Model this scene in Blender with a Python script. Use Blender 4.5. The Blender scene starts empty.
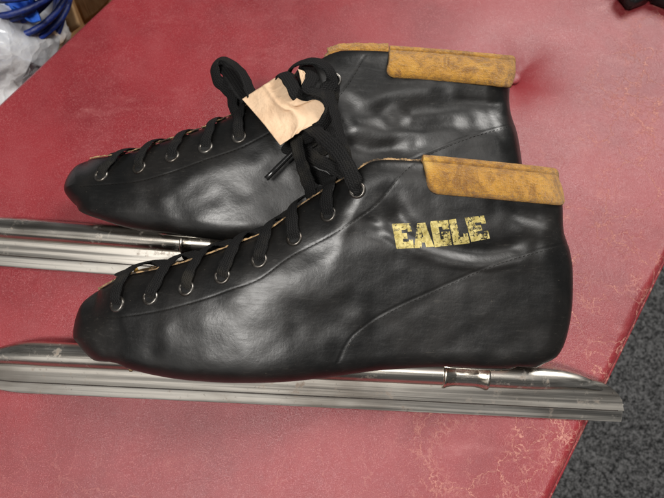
import bpy, bmesh, math, random
import numpy as np
from mathutils import Vector, Matrix
from mathutils.bvhtree import BVHTree
random.seed(4); rng = np.random.default_rng(7)
scene = bpy.context.scene

# ------------------------------------------------------------ camera, world, lights
CAM_H = 0.34; PITCH = math.radians(71.4); FPX = 480.0
cd = bpy.data.cameras.new("camera"); cam = bpy.data.objects.new("camera", cd)
scene.collection.objects.link(cam); scene.camera = cam
cam.location = (0, 0, CAM_H); cam.rotation_euler = (math.pi/2 - PITCH, 0, 0)
cd.sensor_width = 36; cd.lens = 36*FPX/664; cd.clip_start = 0.01; cd.clip_end = 20
cd.dof.use_dof = True; cd.dof.focus_distance = 0.29; cd.dof.aperture_fstop = 12
scene.render.resolution_x = 1024; scene.render.resolution_y = 768
w = bpy.data.worlds.new("World"); scene.world = w; w.use_nodes = True
w.node_tree.nodes["Background"].inputs[0].default_value = (0.95, 0.97, 1.0, 1)
w.node_tree.nodes["Background"].inputs[1].default_value = 0.10
def area(name, loc, target, sx, sy, power, col=(1, 0.97, 0.93)):
    l = bpy.data.lights.new(name, 'AREA'); l.shape = 'RECTANGLE'; l.size = sx; l.size_y = sy
    l.energy = power; l.color = col
    o = bpy.data.objects.new(name, l); scene.collection.objects.link(o); o.location = loc
    o.rotation_euler = (Vector(target) - Vector(loc)).to_track_quat('-Z', 'Y').to_euler(); return o
area("ceiling_lamp", (0.95, 1.05, 1.40), (0.1, 0.12, 0), 0.65, 0.6, 33)
area("ceiling_lamp", (-0.28, -0.42, 1.35), (0, 0.1, 0), 0.30, 0.22, 19)
area("ceiling_lamp", (0.35, -0.16, 1.60), (0, 0.1, 0), 0.32, 0.26, 2.2)
area("blade_fill_light", (-0.75, -1.25, 0.85), (0, 0.1, 0), 1.3, 0.6, 2.0)  # added fill standing in for a bright wall that the blades reflect
scene.view_settings.view_transform = 'Standard'; scene.view_settings.look = 'None'
scene.view_settings.exposure = 0; scene.view_settings.gamma = 1

# ------------------------------------------------------------ maths helpers
CC = np.array([0, 0, CAM_H]); FW = np.array([0, math.cos(PITCH), -math.sin(PITCH)])
UP = np.array([0, math.sin(PITCH), math.cos(PITCH)]); RT = np.array([1., 0, 0])
def ray(x, y): return FW + (x-332)/FPX*RT - (y-249)/FPX*UP
def on_plane(x, y, O, N):
    d = ray(x, y); return CC + d*(np.dot(O-CC, N)/np.dot(d, N))
def at(x, y, z=0.0): return on_plane(x, y, np.array([0, 0, z]), np.array([0, 0, 1.]))
def catmull(P, n):
    """n points evenly spaced along a centripetal-ish curve through P"""
    P = np.asarray(P, float)
    if len(P) == 2: 
        t = np.linspace(0, 1, n)[:, None]; return P[0]*(1-t)+P[1]*t
    Q = np.vstack([2*P[0]-P[1], P, 2*P[-1]-P[-2]]); out = []
    for i in range(1, len(Q)-2):
        a, b, c, d = Q[i-1], Q[i], Q[i+1], Q[i+2]
        for t in np.linspace(0, 1, 24, endpoint=False):
            out.append(.5*((2*b)+(c-a)*t+(2*a-5*b+4*c-d)*t*t+(3*b-a-3*c+d)*t**3))
    out.append(P[-1]); out = np.array(out)
    L = np.r_[0, np.cumsum(np.linalg.norm(np.diff(out, axis=0), axis=1))]
    q = np.linspace(0, L[-1], n)
    return np.stack([np.interp(q, L, out[:, k]) for k in range(out.shape[1])], 1)
def resample(P, q):
    L = np.r_[0, np.cumsum(np.linalg.norm(np.diff(P, axis=0), axis=1))]; L /= L[-1]
    return np.stack([np.interp(q, L, P[:, k]) for k in range(P.shape[1])], 1)
def seg_dist(X, poly):
    """distance of points X(...,2) to polyline, with sign of the side"""
    best = np.full(X.shape[:-1], 1e9); sg = np.ones(X.shape[:-1])
    for a, b in zip(poly[:-1], poly[1:]):
        ab = b-a; l2 = max(np.dot(ab, ab), 1e-14)
        t = np.clip(((X-a)@ab)/l2, 0, 1); r = X-(a+t[..., None]*ab)
        d = np.sqrt((r**2).sum(-1)); s = np.sign(ab[0]*r[..., 1]-ab[1]*r[..., 0])
        m = d < best; best = np.where(m, d, best); sg = np.where(m, s, sg)
    return best, sg
def vnoise2(x, y, seed=0):
    """smooth value noise"""
    xi = np.floor(x).astype(int); yi = np.floor(y).astype(int); fx = x-xi; fy = y-yi
    fx = fx*fx*(3-2*fx); fy = fy*fy*(3-2*fy)
    def h(a, b):
        n = np.sin(a*127.1+b*311.7+seed*74.7)*43758.5453; return (n-np.floor(n))*2-1
    return (h(xi, yi)*(1-fx)+h(xi+1, yi)*fx)*(1-fy)+(h(xi, yi+1)*(1-fx)+h(xi+1, yi+1)*fx)*fy
def soft(x, y, seed=0):
    """smooth wavy noise without grid lines"""
    r = np.random.default_rng(seed); o = 0
    for k in range(12):
        a = r.uniform(0, 6.283); f = r.uniform(1.2, 4.2); o = o+np.sin((x*math.cos(a)+y*math.sin(a))*f+r.uniform(0, 6.283))*(1.6/f)
    return o/3.2
def curve(u, xs, ys):
    C = catmull(np.stack([xs, ys], 1), 200); return np.interp(u, C[:, 0], C[:, 1])
def sstep(a, b, x):
    t = np.clip((x-a)/(b-a), 0, 1); return t*t*(3-2*t)

# long edges of the bench, from which its direction follows
E1, E2 = at(0, 109), at(116, 0); R1, R2 = at(664, 242), at(539, 498)
AX = (R1-R2)/np.linalg.norm(R1-R2); AX2 = (E2-E1)/np.linalg.norm(E2-E1); AX = (AX+AX2)/2; AX /= np.linalg.norm(AX)
AY = np.array([-AX[1], AX[0], 0])                       # across, pointing left
midR = (R1+R2)/2; midL = (E1+E2)/2
# ------------------------------------------------------------ object helpers
def link(name, me, mat=None, parent=None, smooth=True):
    if mat:
        for m in (mat if isinstance(mat, (list, tuple)) else [mat]): me.materials.append(m)
    if smooth: me.polygons.foreach_set('use_smooth', [True]*len(me.polygons))
    o = bpy.data.objects.new(name, me); scene.collection.objects.link(o)
    if parent: o.parent = parent
    return o
def thing(name, label, cat, loc=(0, 0, 0), group=None):
    o = bpy.data.objects.new(name, None); scene.collection.objects.link(o); o.location = loc
    o['label'] = label; o['category'] = cat; o.empty_display_size = .02
    if group: o['group'] = group
    return o
def mesh(name, V, Fc, mat, parent=None, smooth=True, origin=None):
    V = np.asarray(V, float)
    if origin is not None: V = V-np.asarray(origin)
    me = bpy.data.meshes.new(name); me.from_pydata(V.tolist(), [], Fc if isinstance(Fc, list) else Fc.tolist())
    me.update(); return link(name, me, mat, parent, smooth)
def grid_faces(n, m, off=0, flip=False, wrap=False):
    F = []
    mm = m if wrap else m-1
    for i in range(n-1):
        for j in range(mm):
            a = off+i*m+j; b = off+i*m+(j+1) % m; c = off+(i+1)*m+(j+1) % m; d = off+(i+1)*m+j
            F.append((a, d, c, b) if flip else (a, b, c, d))
    return F

# ------------------------------------------------------------ material helpers
class NT:
    def __init__(s, name):
        s.m = bpy.data.materials.new(name); s.m.use_nodes = True; s.t = s.m.node_tree; s.t.nodes.clear()
        s.out = s.n('ShaderNodeOutputMaterial'); s.b = s.n('ShaderNodeBsdfPrincipled')
        s.l(s.b.outputs[0], s.out.inputs[0]); s.co = s.n('ShaderNodeTexCoord')
    def n(s, t, **k):
        n = s.t.nodes.new(t)
        for a, v in k.items(): setattr(n, a, v)
        return n
    def l(s, a, b): s.t.links.new(a, b)
    def put(s, sock, v):
        if hasattr(v, 'is_linked') or hasattr(v, 'links'): s.l(v, sock)
        else: sock.default_value = v
    def noise(s, scale, detail=4, rough=.6, vec=None, dist=0, col=False):
        n = s.n('ShaderNodeTexNoise'); n.inputs['Scale'].default_value = scale; n.inputs['Detail'].default_value = detail
        n.inputs['Roughness'].default_value = rough; n.inputs['Distortion'].default_value = dist
        s.l(vec or s.co.outputs['Object'], n.inputs['Vector']); return n.outputs['Color' if col else 'Fac']
    def voro(s, scale, vec=None, feature='DISTANCE_TO_EDGE', rnd=1):
        n = s.n('ShaderNodeTexVoronoi'); n.feature = feature; n.inputs['Scale'].default_value = scale
        n.inputs['Randomness'].default_value = rnd
        s.l(vec or s.co.outputs['Object'], n.inputs['Vector']); return n.outputs['Distance']
    def ramp(s, v, a, b, lo=0., hi=1.):
        n = s.n('ShaderNodeMapRange'); n.interpolation_type = 'SMOOTHSTEP'
        s.put(n.inputs[0], v)
        for i, x in enumerate((a, b, lo, hi)): n.inputs[i+1].default_value = x
        return n.outputs[0]
    def math(s, op, a, b=0., c=None):
        n = s.n('ShaderNodeMath', operation=op); s.put(n.inputs[0], a); s.put(n.inputs[1], b)
        if c is not None: s.put(n.inputs[2], c)
        return n.outputs[0]
    def mix(s, f, a, b):
        n = s.n('ShaderNodeMix', data_type='RGBA'); s.put(n.inputs[0], f)
        for i, v in ((6, a), (7, b)):
            if isinstance(v, tuple): n.inputs[i].default_value = (*v, 1)[:4]
            else: s.l(v, n.inputs[i])
        return n.outputs[2]
    def bump(s, h, dist, strength=1., normal=None):
        n = s.n('ShaderNodeBump'); n.inputs['Distance'].default_value = dist; n.inputs['Strength'].default_value = strength
        s.l(h, n.inputs['Height'])
        if normal: s.l(normal, n.inputs['Normal'])
        return n.outputs[0]
    def vmap(s, scale=(1, 1, 1), rot=(0, 0, 0), src=None):
        n = s.n('ShaderNodeMapping'); n.inputs['Scale'].default_value = scale; n.inputs['Rotation'].default_value = rot
        s.l(src or s.co.outputs['Object'], n.inputs['Vector']); return n.outputs[0]
    def vadd(s, a, b, k):
        c = s.n('ShaderNodeVectorMath', operation='SUBTRACT'); s.l(b, c.inputs[0]); c.inputs[1].default_value = (.5, .5, .5)
        m = s.n('ShaderNodeVectorMath', operation='SCALE'); s.l(c.outputs[0], m.inputs[0]); m.inputs['Scale'].default_value = k
        q = s.n('ShaderNodeVectorMath', operation='ADD'); s.l(a, q.inputs[0]); s.l(m.outputs[0], q.inputs[1]); return q.outputs[0]
    def set(s, **k):
        for a, v in k.items():
            sock = s.b.inputs[a.replace('_', ' ')]
            if isinstance(v, tuple): sock.default_value = (*v, 1) if len(v) == 3 and sock.type == 'RGBA' else v
            else: s.put(sock, v)
        return s.m

def mat_black_leather():
    s = NT('black_leather'); O = s.co.outputs['Object']
    big = s.noise(28, 5, .6); fine = s.noise(380, 4, .6)
    wr = s.voro(210, s.vadd(O, s.noise(60, 3, .6, col=True), .02), 'DISTANCE_TO_EDGE')
    creaseline = s.ramp(wr, 0, .12)
    scr = s.noise(90, 6, .75, vec=s.vmap((1, 6, 6), (0, .2, .5)))
    dust = s.math('MULTIPLY', s.ramp(scr, .56, .74), s.ramp(big, .42, .62))
    c = s.mix(s.ramp(big, .35, .7), (.003, .003, .0028), (.009, .008, .007))
    c = s.mix(s.math('MULTIPLY', dust, .35), c, (.07, .062, .05))
    speck = s.ramp(s.noise(900, 2, .5), .72, .8)
    c = s.mix(s.math('MULTIPLY', speck, .35), c, (.16, .13, .09))
    r = s.math('ADD', s.ramp(big, .3, .7, .33, .41), s.math('MULTIPLY', s.ramp(scr, .45, .75), .08))
    h = s.math('ADD', s.math('MULTIPLY', creaseline, .10), s.math('MULTIPLY', fine, .5))
    b0 = s.bump(s.noise(170, 5, .65), .00024, .6)
    return s.set(Base_Color=c, Roughness=r, Normal=s.bump(h, .00009, .6, b0), Specular_IOR_Level=.5)
def mat_plain(name, col, rough, metal=0., bump=0., bscale=300, col2=None):
    s = NT(name); n = s.noise(bscale, 5, .6); big = s.noise(bscale*.13, 4)
    c = s.mix(s.ramp(big, .35, .65), col, col2 or tuple(x*.6 for x in col))
    k = dict(Base_Color=c, Roughness=s.ramp(n, .3, .7, rough*.8, min(1, rough*1.25)), Metallic=metal)
    if bump: k['Normal'] = s.bump(n, bump)
    return s.set(**k)
def mat_suede():
    s = NT('tan_suede'); a = s.noise(70, 5, .7, dist=1.5); f = s.noise(1400, 3, .7); st = s.noise(260, 4, .7, vec=s.vmap((1, 3, 1), (0, 0, .4)))
    c = s.mix(s.ramp(a, .35, .62), (.29, .125, .016), (.56, .27, .028))
    c = s.mix(s.math('MULTIPLY', s.ramp(st, .5, .68), 0.45), c, (.13, .06, .016))
    c = s.mix(s.ramp(s.noise(28, 3, .6), .6, .75), c, (.74, .44, .08))
    c = s.mix(s.math('MULTIPLY', s.ramp(f, .55, .75), .5), c, (.7, .48, .16))
    return s.set(Base_Color=c, Roughness=.92, Sheen_Weight=.25, Normal=s.bump(s.math('ADD', s.math('ADD', f, st), s.noise(520, 3, .6)), .0013, 1.), Specular_IOR_Level=.15)
def mat_raw_edge():
    s = NT('raw_leather_edge'); f = s.noise(500, 4, .7)
    c = s.mix(s.ramp(s.noise(120, 4, .7), .40, .60), (.03, .02, .012), (.42, .27, .13))
    return s.set(Base_Color=c, Roughness=.85, Normal=s.bump(f, .0006))
def mat_lace():
    s = NT('black_cotton_lace'); uv = s.n('ShaderNodeUVMap'); uv.uv_map = 'UVMap'
    sp = s.n('ShaderNodeSeparateXYZ'); s.l(uv.outputs[0], sp.inputs[0]); U, Vv = sp.outputs[0], sp.outputs[1]
    au = s.math('ABSOLUTE', s.math('SUBTRACT', s.math('FRACT', s.math('MULTIPLY', U, 3.0)), .5))
    w1 = s.math('SINE', s.math('MULTIPLY', s.math('ADD', s.math('MULTIPLY', Vv, 620.), s.math('MULTIPLY', au, 2.2)), 6.283))
    w2 = s.math('SINE', s.math('MULTIPLY', U, 6.283*6))
    f = s.noise(1500, 3, .7)
    h = s.math('ADD', s.math('ADD', s.math('MULTIPLY', w1, .4), s.math('MULTIPLY', w2, .35)), f)
    c = s.mix(s.ramp(h, .0, 1.3), (.0025, .0025, .0025), (.0125, .012, .012))
    c = s.mix(s.math('MULTIPLY', s.ramp(s.noise(40, 4), .52, .7), .35), c, (.045, .04, .03))
    return s.set(Base_Color=c, Roughness=.85, Normal=s.bump(h, .00035, .9), Specular_IOR_Level=.22)
def mat_steel(name, c1, c2, rough, rust=.3):
    s = NT(name); O = s.co.outputs['Object']
    st = s.noise(30, 4, .6, vec=s.vmap((.12, 9, 9))); fine = s.noise(700, 3, .6, vec=s.vmap((.12, 1, 1)))
    blot = s.noise(85, 6, .75); pits = s.ramp(s.noise(420, 3, .6), .62, .72)
    c = s.mix(s.ramp(st, .35, .65), c1, c2)
    rf = s.math('MULTIPLY', s.ramp(blot, .56, .70), rust)
    c = s.mix(s.ramp(s.noise(9, 4, .6, vec=s.vmap((1, 2, 2))), .42, .66, 0, .8), c, (.19, .165, .14))
    c = s.mix(rf, c, (.17, .10, .055))
    c = s.mix(s.math('MULTIPLY', pits, s.ramp(blot, .45, .6, 0, .6)), c, (.06, .045, .035))
    r = s.math('ADD', s.ramp(st, .3, .7, rough*.7, rough*1.4), s.math('MULTIPLY', rf, .4))
    m = s.math('SUBTRACT', 1., s.math('MULTIPLY', rf, .7))
    return s.set(Base_Color=c, Metallic=m, Roughness=r, Normal=s.bump(s.math('ADD', fine, s.math('MULTIPLY', st, 2.)), .00005, .7))
def mat_vinyl():
    s = NT('red_vinyl'); O = s.co.outputs['Object']   # object origin near the picture centre, metres
    sp = s.n('ShaderNodeSeparateXYZ'); s.l(O, sp.inputs[0])
    n1 = s.noise(9, 5, .6); n2 = s.noise(34, 5, .65)
    c = s.mix(s.ramp(n1, .35, .65), (.175, .014, .019), (.235, .020, .026))
    c = s.mix(s.math('MULTIPLY', s.ramp(n2, .45, .75), .3), c, (.29, .052, .058))
    g = s.noise(2300, 2, .6)
    c = s.mix(s.ramp(s.noise(1500, 2, .5), .54, .68, 0, .26), c, (.58, .25, .24))  # fine pale flecks: sparkle of the glare painted into the vinyl colour
    # wear: a web of cracks in the coating, strongest toward the two worn long edges
    dv = s.vadd(O, s.noise(22, 7, .62, col=True), .05); dv2 = s.vadd(O, s.noise(70, 5, .75, col=True), .016)
    cr1 = s.ramp(s.voro(24, dv), 0, .012, 1, 0); cr2 = s.ramp(s.voro(85, dv2), 0, .036, 1, 0)
    cr3 = s.ramp(s.voro(210, s.vadd(O, s.noise(160, 4, .7, col=True), .007)), 0, .10, 1, 0)
    dt = s.n('ShaderNodeVectorMath', operation='DOT_PRODUCT'); s.l(O, dt.inputs[0]); dt.inputs[1].default_value = tuple(AY)
    edge = s.math('ADD', s.math('SUBTRACT', dt.outputs['Value'], float(np.dot(midR, AY))), s.math('MULTIPLY', s.math('SUBTRACT', n1, .5), .22))
    xr = s.ramp(edge, .045, .125, 1, 0)
    near = s.ramp(sp.outputs[1], .0, -.04, 0, .22)
    mask = s.math('MAXIMUM', xr, near)
    patch = s.ramp(s.noise(22, 4, .65), .46, .60); patch2 = s.ramp(s.noise(38, 4, .6), .5, .62)
    cw = s.math('MULTIPLY', cr1, s.ramp(s.noise(14, 3, .6), .40, .50))
    cw = s.math('MAXIMUM', cw, s.math('MULTIPLY', cr2, s.math('MULTIPLY', patch, .75)))
    cw = s.math('MAXIMUM', cw, s.math('MULTIPLY', cr3, s.math('MULTIPLY', patch2, s.math('MULTIPLY', patch, .8))))
    cw = s.math('MULTIPLY', cw, mask)
    cw = s.math('MULTIPLY', cw, s.ramp(s.noise(300, 4, .7), .30, .5, .35, 1))
    c = s.mix(s.math('MULTIPLY', cw, .62), c, (.74, .38, .29))
    # faint pale scuffs and short scratches
    sc = s.ramp(s.noise(42, 5, .7, vec=s.vmap((1, 9, 1), (0, 0, .25))), .70, .76)
    sc2 = s.ramp(s.noise(60, 4, .7, vec=s.vmap((9, 1, 1), (0, 0, -.2))), .72, .79)
    rub = s.math('MULTIPLY', s.ramp(s.noise(13, 6, .6, vec=s.vmap((1, 3, 1), (0, 0, .5))), .58, .72), s.ramp(s.noise(160, 4, .7), .35, .7, .2, .6))
    scu = s.math('MAXIMUM', s.math('MULTIPLY', s.math('MAXIMUM', sc, sc2), .5), s.math('MULTIPLY', rub, .28))
    c = s.mix(scu, c, (.66, .30, .28))
    h = s.math('ADD', s.math('MULTIPLY', g, 1.), s.math('MULTIPLY', s.noise(700, 3, .6), .5))
    h = s.math('SUBTRACT', h, s.math('MULTIPLY', cw, .9))
    b0 = s.bump(s.noise(14, 3, .5), .003, .3)
    r = s.math('ADD', s.ramp(n2, .3, .7, .29, .38), s.math('MULTIPLY', cw, .2))
    return s.set(Base_Color=c, Roughness=r, Normal=s.bump(h, .00030, .8, b0), Specular_IOR_Level=.7)
def mat_carpet():
    s = NT('grey_carpet'); v = s.voro(260, None, 'F1'); n = s.noise(190, 5, .8); n2 = s.noise(520, 3, .7)
    k = s.math('ADD', s.math('MULTIPLY', n, 1.), s.math('MULTIPLY', n2, .55))
    c = s.mix(s.ramp(k, .66, .92), (.022, .0225, .023), (.24, .24, .24))
    c = s.mix(s.ramp(n2, .6, .75, 0, .5), c, (.24, .24, .235))
    return s.set(Base_Color=c, Roughness=1., Normal=s.bump(s.math('SUBTRACT', k, v), .006, 1.), Specular_IOR_Level=.1)
def mat_card():
    s = NT('cardboard'); n = s.noise(40, 5, .6); st = s.noise(30, 3, .5, vec=s.vmap((1, 30, 1)))
    c = s.mix(s.ramp(n, .3, .7), (.42, .255, .12), (.53, .34, .17))
    return s.set(Base_Color=c, Roughness=.85, Normal=s.bump(s.math('ADD', n, st), .0006))
def mat_paper():
    s = NT('buff_paper_tape'); n = s.noise(55, 5, .6); wv = s.ramp(s.voro(60, s.vadd(s.co.outputs['Object'], s.noise(30, 3, .6, col=True), .03)), 0, .03, 1, 0)
    c = s.mix(s.ramp(n, .3, .7), (.60, .40, .25), (.70, .50, .33))
    c = s.mix(s.math('MULTIPLY', s.ramp(s.noise(240, 4, .7), .55, .75), .3), c, (.46, .30, .16))
    return s.set(Base_Color=c, Roughness=.7, Normal=s.bump(s.math('ADD', s.noise(110, 4, .6), s.math('MULTIPLY', s.noise(28, 3, .5, dist=1.), 3.)), .0016, .8))
def mat_gilt():
    s = NT('worn_gold_print'); n = s.noise(650, 4, .75); big = s.noise(90, 4, .7)
    k = s.math('ADD', n, s.math('MULTIPLY', big, .7))
    al = s.ramp(s.math('ADD', k, s.math('MULTIPLY', s.noise(1500, 2, .6), .25)), .86, .99, 0, .95)
    c = s.mix(s.ramp(s.noise(420, 3), .35, .65), (.38, .30, .08), (.60, .50, .19))
    m = s.set(Base_Color=c, Roughness=.55, Metallic=.15)
    tr = s.n('ShaderNodeBsdfTransparent'); mx = s.n('ShaderNodeMixShader')
    s.l(al, mx.inputs[0]); s.l(tr.outputs[0], mx.inputs[1]); s.l(s.b.outputs[0], mx.inputs[2]); s.l(mx.outputs[0], s.out.inputs[0])
    return m
def mat_bag():
    s = NT('clear_plastic_film'); O = s.co.outputs['Object']; n = s.noise(30, 4, .6)
    f = s.voro(22, s.vadd(O, s.noise(14, 3, .5, col=True), .05), 'F1'); f2 = s.voro(80, s.vadd(O, s.noise(40, 3, .5, col=True), .02), 'F1')
    c = s.mix(s.ramp(n, .35, .65), (.62, .64, .68), (.88, .89, .90))
    h = s.math('ADD', f, s.math('MULTIPLY', f2, .12))
    return s.set(Base_Color=c, Roughness=.13, Transmission_Weight=.3, IOR=1.35, Normal=s.bump(h, .011, 1.), Specular_IOR_Level=.9)
LEATHER = mat_black_leather(); SUEDE = mat_suede(); RAW = mat_raw_edge(); LACE = mat_lace()
BLADE = mat_steel('runner_steel', (.31, .295, .27), (.50, .475, .43), .42, .5)
HOLDER = mat_steel('blade_holder_steel', (.32, .30, .27), (.52, .49, .44), .42, .5)
TUBE = mat_steel('chromed_tube_steel', (.52, .48, .42), (.74, .70, .63), .27, .6)
CUP = mat_steel('brassy_cup_metal', (.45, .40, .32), (.70, .66, .58), .22, .6)
EYE = mat_plain('worn_eyelet_metal', (.19, .18, .165), .34, .9, 0, 900, (.07, .06, .05))
HOLE = mat_plain('eyelet_hole_black', (.004, .004, .004), .9)
SUEDE_DARK = mat_plain('dark_brown_thread', (.06, .03, .012), .9)
LINING = mat_plain('ochre_lining', (.50, .29, .06), .9, 0, .0008, 500, (.34, .18, .04))
THREAD = mat_plain('grey_thread', (.020, .018, .016), .9); THREAD.node_tree.nodes['Principled BSDF'].inputs['Specular IOR Level'].default_value = .08
TONGUE = mat_plain('tongue_leather', (.02, .017, .014), .7, 0, .0006, 260, (.10, .065, .035))
SOLE = mat_plain('dark_sole_leather', (.03, .022, .016), .6, 0, .0005, 200)
VINYL = mat_vinyl(); CARPET = mat_carpet(); CARD = mat_card(); PAPER = mat_paper(); GILT = mat_gilt(); BAG = mat_bag()
PLASTIC_BLACK = mat_plain('glossy_black_plastic', (.012, .012, .012), .22)
BLUE = mat_plain('blue_cable_sheath', (.015, .05, .32), .45, 0, .001, 200, (.006, .015, .10))
BLUE2 = mat_plain('bright_blue_cloth', (.02, .14, .62), .7, 0, .002, 150, (.015, .10, .5))

# ------------------------------------------------------------ floor
def build_floor():
    z = -.46
    mesh('floor', [(-5, -5, z), (5, -5, z), (5, 5, z), (-5, 5, z)], [(0, 1, 2, 3)], CARPET, smooth=False)['kind'] = 'structure'
build_floor()

# ------------------------------------------------------------ bench cushion
def build_bench():
    a = np.dot(midR, AY); b = np.dot(midL, AY)           # across extent
    t = thing('padded_bench', 'worn red vinyl padded bench with cracked top and a tufted button', 'bench', (0, 0, 0))
    n, m = 420, 300
    lo, hi = -.45, 1.05; R = .011
    us = np.linspace(lo, hi, n)
    # across profile: flat top with a small rolled edge, then down the side
    q = np.linspace(a, b, m-40); prof = []
    ang = np.linspace(0, math.pi/2, 12)[1:]
    right = [(a+R*0-R*math.sin(x)+0, -R*(1-math.cos(x))) for x in ang] 
    prof = [(a-R*math.sin(x)*.8, -R*(1-math.cos(x))) for x in ang[::-1]]
    prof = [(a-R*.8, -.11), (a-R*.8, -.08), (a-R*.85, -.05), (a-R*.85, -.03)]+prof+[(y, 0) for y in q] + \
           [(b+R*math.sin(x)*.8, -R*(1-math.cos(x))) for x in ang]+[(b+R*.85, -.03), (b+R*.85, -.05), (b+R*.8, -.08), (b+R*.8, -.11)]
    prof = np.array(prof); m = len(prof)
    btn = at(517, 71, -.004); bu, bv = np.dot(btn, AX), np.dot(btn, AY)
    U, Y = np.meshgrid(us, prof[:, 0], indexing='ij'); Z = np.tile(prof[:, 1], (n, 1))
    top = np.tile(prof[:, 1] > -1e-6, (n, 1))
    d = np.hypot(U-bu, Y-bv); th = np.arctan2(Y-bv, U-bu)
    dip = .009*np.exp(-(d/.012)**1.3)+.009*np.exp(-(d/.034)**2)
    fold = .0007*np.cos(th*5+1)*np.exp(-((d-.024)/.018)**2)
    Z = Z-np.where(top, dip+fold, 0)+np.where(top, .0006*vnoise2(U*22, Y*22, 3), 0)
    V = U[..., None]*AX+Y[..., None]*AY; V[..., 2] = Z
    mesh('cushion', V.reshape(-1, 3), grid_faces(n, m), VINYL, t)
    # button
    bm = bmesh.new(); bmesh.ops.create_uvsphere(bm, u_segments=28, v_segments=14, radius=.0065)
    for v in bm.verts: v.co.z *= .45
    me = bpy.data.meshes.new('button'); bm.to_mesh(me); bm.free(); o = link('button', me, VINYL, t); o.location = (*btn[:2], -.0125)
    # piping seam along both edges + frame and legs below
    for y0 in (a-R*.9, b+R*.9):
        P = np.array([u*AX+y0*AY+np.array([0, 0, -.0135]) for u in np.linspace(lo, hi, 60)])
        tube('piping', P, .0022, VINYL, t)
    fr = [];
    bx = [(lo+.01, a+.005, -.16), (hi-.01, b-.005, -.105)]
    box_in('frame', bx[0], bx[1], WOOD, t)
    for u in (lo+.06, hi-.06):
        for y in (a+.05, b-.05):
            box_in('leg', (u-.018, y-.018, -.46), (u+.018, y+.018, -.16), WOOD, t)
def box_in(name, p, q, mat, parent):
    V = []
    for u in (p[0], q[0]):
        for y in (p[1], q[1]):
            for z in (p[2], q[2]): V.append(u*AX+y*AY+np.array([0, 0, z]))
    F = [(0, 1, 3, 2), (4, 6, 7, 5), (0, 4, 5, 1), (2, 3, 7, 6), (0, 2, 6, 4), (1, 5, 7, 3)]
    o = mesh(name, V, F, mat, parent, smooth=False); return o
def tube(name, P, r, mat, parent=None, seg=14, radii=None, cap=True, xf=None):
    P = np.asarray(P, float); n = len(P); T = np.gradient(P, axis=0); T /= np.linalg.norm(T, axis=1)[:, None]
    up = np.array([0, 0, 1.]) if abs(T[0][2]) < .9 else np.array([1., 0, 0]); V = []
    N = np.cross(T[0], up); N /= np.linalg.norm(N)
    for i in range(n):
        N = N-T[i]*np.dot(N, T[i]); N /= np.linalg.norm(N); B = np.cross(T[i], N)
        rr = radii[i] if radii is not None else r
        for k in range(seg):
            a = 2*math.pi*k/seg; V.append(P[i]+rr*(math.cos(a)*N+math.sin(a)*B))
    F = grid_faces(n, seg, wrap=True)
    if cap: F += [tuple(range(seg)), tuple(range((n-1)*seg, n*seg))[::-1]]
    return mesh(name, V, F, mat, parent)
WOOD = mat_plain('dark_wood', (.05, .03, .02), .5)
build_bench()

# ------------------------------------------------------------ flat lace ribbons
def ribbon_geo(P, ups, width, thick, n=None):
    """flat braided lace: rounded rectangle swept along P; ups = direction its flat side faces"""
    P = np.asarray(P, float); ups = np.asarray(ups, float)
    L = np.linalg.norm(np.diff(P, axis=0), axis=1).sum(); n = n or max(10, int(L/.0008))
    C = catmull(np.hstack([P, ups]), n); C, Uv = C[:, :3], C[:, 3:]
    T = np.gradient(C, axis=0); T /= np.linalg.norm(T, axis=1)[:, None]
    sec = 16; V = []; UVs = []
    arc = np.r_[0, np.cumsum(np.linalg.norm(np.diff(C, axis=0), axis=1))]
    ph = random.random()*9
    for i in range(n):
        u = Uv[i]-T[i]*np.dot(Uv[i], T[i]); u /= max(np.linalg.norm(u), 1e-6); sd = np.cross(T[i], u)
        wv = 1+.07*math.sin(arc[i]*700+ph)+.05*math.sin(arc[i]*260+ph*2)
        for k in range(sec):
            a = 2*math.pi*k/sec; ca, sa = math.cos(a), math.sin(a)
            x = math.copysign(abs(ca)**.55, ca)*width/2*wv; y = math.copysign(abs(sa)**.75, sa)*thick/2
            y += .00035*math.cos(x/width*math.pi)       # slight cupping
            V.append(C[i]+sd*x+u*y); UVs.append((x/width+.5, arc[i]))
    F = grid_faces(n, sec, wrap=True)+[tuple(range(sec)), tuple(range((n-1)*sec, n*sec))[::-1]]
    return V, F, UVs
def ribbons(name, parts, mat, parent=None):
    V, F, UVs = [], [], []
    for v, f, u in parts:
        o = len(V); V += [tuple(x) for x in v]; F += [tuple(i+o for i in q) for q in f]; UVs += u
    me = bpy.data.meshes.new(name); me.from_pydata(V, [], F); ul = me.uv_layers.new(name='UVMap')
    li = np.zeros(len(me.loops), int); me.loops.foreach_get('vertex_index', li)
    ul.data.foreach_set('uv', np.array(UVs)[li].ravel()); me.update()
    return link(name, me, mat, parent)

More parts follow.
